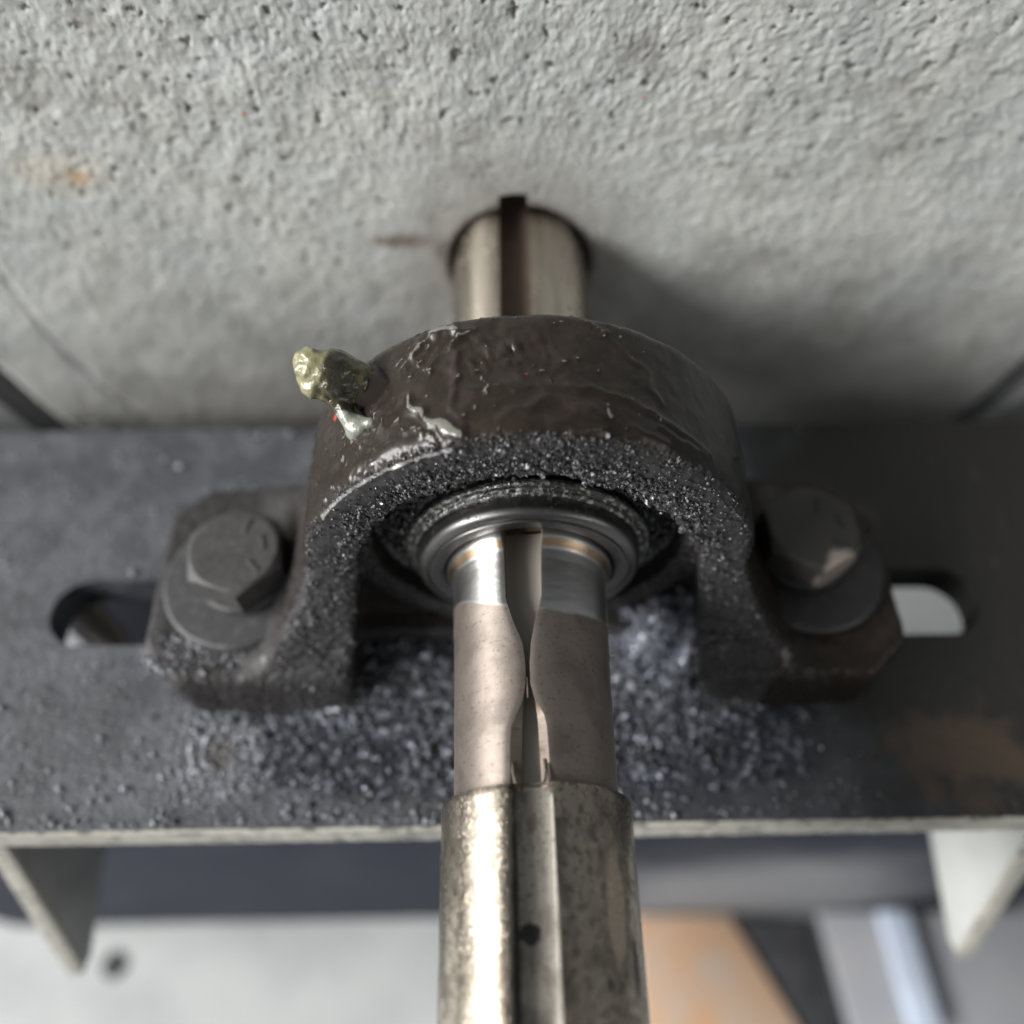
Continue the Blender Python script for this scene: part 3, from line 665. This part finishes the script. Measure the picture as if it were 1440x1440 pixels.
ledN = lambda y: (*interp([(-36, -19.2, 7.3), (-63.5, -19, 6.3), (-72.8, -13.9, 1.1), (-80.2, -8.0, -2.3), (-87.2, -6.4, -3.6), (-94.1, -6.6, -3.5), (-99.7, -8.7, -.5), (-106, -10.2, 1.1), (-119.5, -11.8, 2.1), (-126, -12, 2.2)], y),
                  float(np.interp(y, [-126, -112, -104, -99, -94, -36], [2.4, 2.4, 1.8, 1.2, .9, .9])))
Rn = lambda y: float(np.interp(y, [-126, -110, -95, -80, -70, -66, -60, -50, -46.5, -44.5, -43, -42, -36], [26.1, 26.3, 26.5, 26.7, 26.85, 27.15, 27.2, 27.35, 27.8, 28.7, 29.5, 29.9, 29.9]))
ysN = np.linspace(-125.9, -36.6, 200)
nk = shaft_part('worn_neck', ysN, Rn, lipN, M_neck, M_nkey, ledge=ledN, floor_h=19.8, wob=.07)
co = np.empty(len(nk.data.vertices) * 3, np.float32); nk.data.vertices.foreach_get('co', co); co = co.reshape(-1, 3) / S
ang = np.degrees(np.arctan2(co[:, 0], co[:, 2]))
add_attr(nk, 'polish', sstep(-71, -62, co[:, 1] + 2.5 * np.sin(np.radians(ang * 2 + 40)) + np.where(ang < -20, -6, 0) * sstep(-20, -80, ang)))
add_attr(nk, 'tan', np.exp(-((co[:, 1] + 44.3) / 1.6) ** 2))
# torn burrs where the smeared neck meets the keyway of the front section
def burr(pts, w):
    V = []; Fc = []
    for (x, y, z) in pts:
        V += [(x - w, y, z), (x, y - .1, z + w * 1.1), (x + w, y, z), (x, y + .1, z - w)]
    for i in range(len(pts) - 1):
        for k in range(4): a, b = i * 4 + k, i * 4 + (k + 1) % 4; Fc.append([a, b, b + 4, a + 4])
    Fc += [[3, 2, 1, 0], [len(V) - 4, len(V) - 3, len(V) - 2, len(V) - 1]]
    o = mesh_obj('burr', V, Fc, M_burr, shaft); auto_edge(o, 20); return o
burr([(-7.6, -118, 24.2), (-7.5, -121.5, 24.6), (-7.0, -124.2, 25.4), (-6.0, -127.2, 26.4)], .42)
burr([(1.9, -117.5, 25.0), (2.3, -121, 25.6), (2.0, -124, 26.0), (.9, -126, 26.6)], .45)
burr([(3.1, -119, 25.6), (3.2, -123.5, 26.4), (3.0, -126, 26.9), (3.6, -128.4, 27.8)], .4)
burr([(-2.7, -92, 25.6), (-2.6, -96, 25.5), (-2.5, -98.5, 25.1)], .35)

# ================================================================ HOLD-DOWN BOLTS
def make_bolt(label, loc, tilt, spin, woff, M_bolt, M_washer):
    t = thing('hex_bolt', label, 'bolt', (0, 0, 0), 'hex bolts holding the bearing feet')
    # flat washer
    def ring(name, r0, r1, z0, z1, off, m, bev=.8, rot=None):
        n = 96; pr = [(r0, z0), (r1 - bev, z0), (r1, z0 + bev), (r1, z1 - bev), (r1 - bev, z1), (r0 + bev, z1), (r0, z1 - bev), (r0, z0)]
        V = [(r * math.cos(2 * math.pi * j / n) + off[0], r * math.sin(2 * math.pi * j / n) + off[1], z) for r, z in pr for j in range(n)]
        Q = [[i * n + j, i * n + (j + 1) % n, (i + 1) * n + (j + 1) % n, (i + 1) * n + j] for i in range(len(pr) - 1) for j in range(n)]
        o = mesh_obj(name, V, Q, m, t); auto_edge(o, 30); return o
    ring('washer', 11, 31.5, 0.0, 6.0, woff, M_washer, 1.4)
    ring('lock_washer', 10.5, 19.5, 6.0, 11.0, (0, 0), M_washer, .8)
    # head: hexagon with a chamfered round top
    Rx = 21.0; H0, H1 = 11.0, 27.5
    bm = bmesh.new(); hexp = [(Rx * math.cos(math.radians(60 * k) + spin), Rx * math.sin(math.radians(60 * k) + spin)) for k in range(6)]
    nseg = 60; rc = Rx * .862
    rings = []
    def hex_r(a):
        aa = ((a - spin) % (math.pi / 3)) - math.pi / 6; return Rx * math.cos(math.pi / 6) / math.cos(aa)
    for (z, f) in ((H0, 1), (H0 + .01, 1), ('c', 1), (H1 - .5, 0), (H1, -1), (H1 + .2, -2)):
        rg = []
        for k in range(nseg):
            a = 2 * math.pi * k / nseg + spin; hr = hex_r(a)
            if z == 'c': zz = H1 - .5 - max(0, hr - rc) * .62; r = hr
            elif f == 1: zz = z; r = hr
            elif f == 0: zz = z; r = min(hr, rc)
            elif f == -1: zz = z; r = rc - .9
            else: zz = z - .2; r = .2
            rg.append(bm.verts.new((r * math.cos(a), r * math.sin(a), zz)))
        rings.append(rg)
    for i in range(len(rings) - 1):
        for k in range(nseg):
            try: bm.faces.new((rings[i][k], rings[i][(k + 1) % nseg], rings[i + 1][(k + 1) % nseg], rings[i + 1][k]))
            except ValueError: pass
    bm.faces.new(rings[-1])
    head = bm_obj('head', bm, M_bolt, t, angle=14)
    # three raised-and-sunk grade strokes on the face
    for k, a in enumerate((70, 15, -42)):
        a = math.radians(a); c = Vector((math.cos(a), math.sin(a), 0)) * 11.5
        bmm = box_bm(0, 0, 0, 7.0, 1.7, .8, .25)
        bmesh.ops.transform(bmm, matrix=Matrix.Translation(c + Vector((0, 0, H1 + .15))) @ Matrix.Rotation(a + (math.pi / 2 if k == 1 else .0), 4, 'Z'), verts=bmm.verts)
        g = bm_obj('grade_mark', bmm, M_washer, head); g.matrix_parent_inverse = Matrix.Identity(4)
    bm = bmesh.new(); bmesh.ops.create_cone(bm, cap_ends=True, segments=32, radius1=10, radius2=10, depth=50, matrix=Matrix.Translation((0, 0, -14)))
    bm_obj('shank', bm, M_bolt, t)
    t.location = Vector(loc) * S; t.rotation_euler = tilt
    return t
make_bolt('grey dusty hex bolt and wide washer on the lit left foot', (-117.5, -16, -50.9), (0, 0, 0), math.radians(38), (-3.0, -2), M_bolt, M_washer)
make_bolt('dark hex bolt and wide washer on the shaded right foot', (118, -9, -50.9), (0, 0, 0), math.radians(-30), (3.5, -5.5), M_shadebolt, M_shadewasher)

# ================================================================ METAL DUST AND FILINGS
# fine dust grains clinging to the rim and the legs of the housing
w = coarse * (hv[:, 1] < -28) * sstep(.30, .6, dust) * (rad > 57)
w *= np.where(hv[:, 2] < -45, .45, 1.0) * np.where(np.abs(hv[:, 0]) > 100, .25, 1.0)
ti = np.where((th > -34) & (th < 56) & (hv[:, 2] > 20), 2.2, 1.0); w = w * ti
w *= np.where(bright_edge > .4, .15, 1) * np.where((rad > 73.5) & (np.abs(th) > 22) & (hv[:, 2] > 0), .3, 1)
w *= (1 - .8 * brown_r) * (.25 + .75 * sstep(-.25, .3, fbm(hv / 8.0, 3, 91))) * np.where(hv[:, 2] < -5, .55, 1.0)
p = w / w.sum(); idx = rng.choice(len(hv), 17000, p=p)
pts = hvd[idx] + rng.normal(size=(17000, 3)) * .45
sz = rng.lognormal(-.98, .42, 17000)
inner = (rad[idx] < 70) & (hv[idx, 2] > 10); sz = np.where(inner, sz * 1.25, sz); pts[inner] += np.array([0, -.5, 0])
v1, f1 = grains(pts, sz, .6, 3)
o = mesh_obj('metal_dust', v1, f1, M_dust, smooth=False)
tag(o, 'crusty grey metal dust clinging to the front rim of the bearing', 'metal dust', kind='stuff')
# clotted lumps of dust hanging at the upper right of the rim opening
n = 1500; a = np.radians(rng.normal(36, 16, n)); rr = 61.0 + rng.normal(0, 1.8, n)
pts = np.stack([rr * np.sin(a), -34 + rng.normal(0, 2.2, n), rr * np.cos(a)], -1)
n2 = 700; a2 = np.radians(rng.normal(58, 9, n2)); r2 = 62.5 + rng.normal(0, 1.6, n2)
pts = np.concatenate([pts, np.stack([r2 * np.sin(a2), -36 + rng.normal(0, 2.0, n2), r2 * np.cos(a2)], -1)])
v1, f1 = grains(pts, rng.lognormal(.0, .35, len(pts)), .6, 5)
o = mesh_obj('dust_clot', v1, f1, M_dust, smooth=False)
tag(o, 'clotted dark dust hanging along the upper right of the bearing opening', 'metal dust', kind='stuff')
# greasy black lumps over the seal
n = 4200; a = np.radians(rng.uniform(-105, 110, n)); rr = rng.uniform(45.5, 57.5, n)
keep = rng.uniform(size=n) < np.exp(-(np.degrees(a) / 62) ** 2) + .06; a = a[keep]; rr = rr[keep]; n = len(a)
pts = np.stack([rr * np.sin(a), -20.4 - (57 - rr) * .62 + rng.normal(0, .7, n), rr * np.cos(a)], -1)
v1, f1 = grains(pts, rng.lognormal(-.12, .38, n), .6, 6)
o = mesh_obj('grease_grit', v1, f1, M_black_lump, smooth=True)
tag(o, 'glistening black greasy grit packed around the shaft seal', 'grease grit', kind='stuff')

# heap of filings on the plate under and in front of the bearing
def heap_h(x, y):
    p = np.stack([x, y, x * 0], -1)
    inpocket = np.exp(-((np.abs(x) - 0) / 78) ** 6) * sstep(-62, -40, y)
    left = 10 * np.exp(-((x + 46) / 30) ** 2 - ((y + 40) / 17) ** 2)
    right = 24 * np.exp(-((x - 60) / 24) ** 2 - ((y + 26) / 17) ** 2) + 16 * np.exp(-((x - 74) / 13) ** 2 - ((y + 26) / 14) ** 2) + 8 * np.exp(-((x - 62) / 30) ** 2 - ((y + 52) / 18) ** 2)
    apron = 3.2 * np.exp(-(x / 120) ** 4) * sstep(-112, -84, y) * sstep(10, -30, y)
    lump = 1 + .35 * fbm(p / 14.0, 4, 71)
    corner = 7 * np.exp(-((np.abs(x) - 80) / 16) ** 2 - ((y + 57) / 9) ** 2)
    valley = 6 * np.exp(-((x - 66 - .5 * (y + 40)) / 5) ** 2 - ((y + 44) / 9) ** 2)
    h = (left + right + apron + corner) * lump - valley + .7 * fbm(p / 3.0, 3, 72) + .35 * inpocket
    return h - 1.3
gx, gy = np.meshgrid(np.linspace(-150, 150, 300), np.linspace(-109.5, -8, 110), indexing='ij')
hh = np.maximum(heap_h(gx, gy), -.8)
Vh = np.stack([gx, gy, PZ + hh], -1).reshape(-1, 3); m_, n_ = gx.shape
i = np.arange(m_ - 1)[:, None]; j = np.arange(n_ - 1)[None]
Qh = np.stack([i * n_ + j, (i + 1) * n_ + j, (i + 1) * n_ + j + 1, i * n_ + j + 1], -1).reshape(-1, 4)
inside_slot = lambda x, y: (np.abs(y + 13) < 17.5) & (np.abs(x) > 95)
kz = (hh.ravel()[Qh].max(1) > -.3) & ~inside_slot(Vh[Qh[:, 0], 0], Vh[Qh[:, 0], 1])
heap_faces = np.concatenate([Qh[kz][:, [0, 1, 2]], Qh[kz][:, [0, 2, 3]]])
n = 16000; x = rng.normal(0, 75, n); y = rng.uniform(-109, -12, n)
dens = np.clip(.12 + .16 * heap_h(x, y), .05, 1) * np.where(np.abs(x) < 150, 1, .25); kp = (rng.uniform(size=n) < dens) & (np.abs(x) < 240) & ~inside_slot(x, y)
x, y = x[kp], y[kp]; h = np.maximum(heap_h(x, y), 0)
sz = np.where(h > 2.0, rng.lognormal(.08, .30, len(x)), rng.lognormal(-.12, .38, len(x)))
v1, f1 = grains(np.stack([x, y, PZ + h + sz * .35], -1), sz, .85, 8, .05)
o = mesh_obj('metal_filings', np.concatenate([Vh, v1]), np.concatenate([heap_faces, f1 + len(Vh)]), M_oil_dust, smooth=True)
tag(o, 'heap of oily blue grey filings on the plate beneath the shaft', 'metal filings', kind='stuff')
# sparse specks over the rest of the plate and the left foot
n = 2600; x = rng.uniform(-280, 150, n); y = PY0 + 2 + (PY1 - PY0 - 4) * rng.uniform(size=n) ** 1.9
kp = ~inside_slot(x, y) & (rng.uniform(size=n) < np.where(x > 60, .3, 1)); x, y = x[kp], y[kp]
sz = rng.lognormal(-.55, .42, len(x)); pts = np.stack([x, y, PZ + sz * .4], -1)
nf = 260; xf = rng.uniform(-156, -108, nf); yf = rng.uniform(-58, -40, nf); sf = rng.lognormal(-.5, .35, nf)
nr = 420; ar = rng.uniform(0, 2 * np.pi, nr); rr_n = np.abs(rng.normal(17, 5.5, nr)); sr = rng.lognormal(-.25, .3, nr)
pts = np.concatenate([pts, np.stack([xf, yf, -51 + sf * .4], -1), np.stack([-130 + rr_n * np.cos(ar), -80 + rr_n * .85 * np.sin(ar), PZ + sr * .4], -1)]); sz = np.concatenate([sz, sf, sr])
v1, f1 = grains(pts, sz, .85, 9, .05)
o = mesh_obj('metal_specks', v1, f1, M_speck, smooth=True)
tag(o, 'scattered glinting metal specks on the left part of the plate', 'metal specks', kind='stuff')

# ================================================================ THINGS ON THE FLOOR
def flat_thing(name, label, cat, poly, z0, z1, m, bev=2, **kw):
    o = bm_obj(name, prism_bm(poly, 2, z0, z1, bev), m); return tag(o, label, cat, **kw)
flat_thing('board', 'orange brown board lying on the floor right of the shaft', 'board', [(118, -62), (212, -64), (292, -215), (120, -215)], FZ + .5, FZ + 14, M_orange)
flat_thing('rubber_strip', 'black tapering rubber strip beside the orange board', 'rubber strip', [(217, -62), (296, -66), (312, -215), (298, -215)], FZ + .5, FZ + 9, M_blackstrip)
rail = thing('steel_rail', 'grey sheet steel rail on the floor beneath the right stiffener', 'steel rail', (430, -130, FZ))
bm_obj('base', prism_bm([(302, -62), (560, -68), (560, -215), (318, -215)], 2, FZ + .5, FZ + 18, 2), M_steelgrey, rail)
lip_ = bm_obj('flange', prism_bm([(356, -64), (384, -65), (392, -168), (364, -168)], 2, FZ + 18.5, FZ + 34, 2), M_bluestrip, rail); lip_['label'] = 'pale blue upright flange'
bm_obj('lower_lip', prism_bm([(440, -178), (560, -180), (560, -192), (440, -192)], 2, FZ + 18.5, FZ + 26, 2), M_rod, rail)
v_ = [(r * math.cos(a) - 392, r * math.sin(a) - 96, FZ + .6) for r in (0.5, 13) for a in np.linspace(0, 2 * np.pi, 32, endpoint=False)]
q_ = [[k, 32 + k, 32 + (k + 1) % 32, (k + 1) % 32] for k in range(32)]
ho = mesh_obj('drain_hole', v_, q_, M_hole); tag(ho, 'small dark hole in the pale floor at the lower left', 'hole')
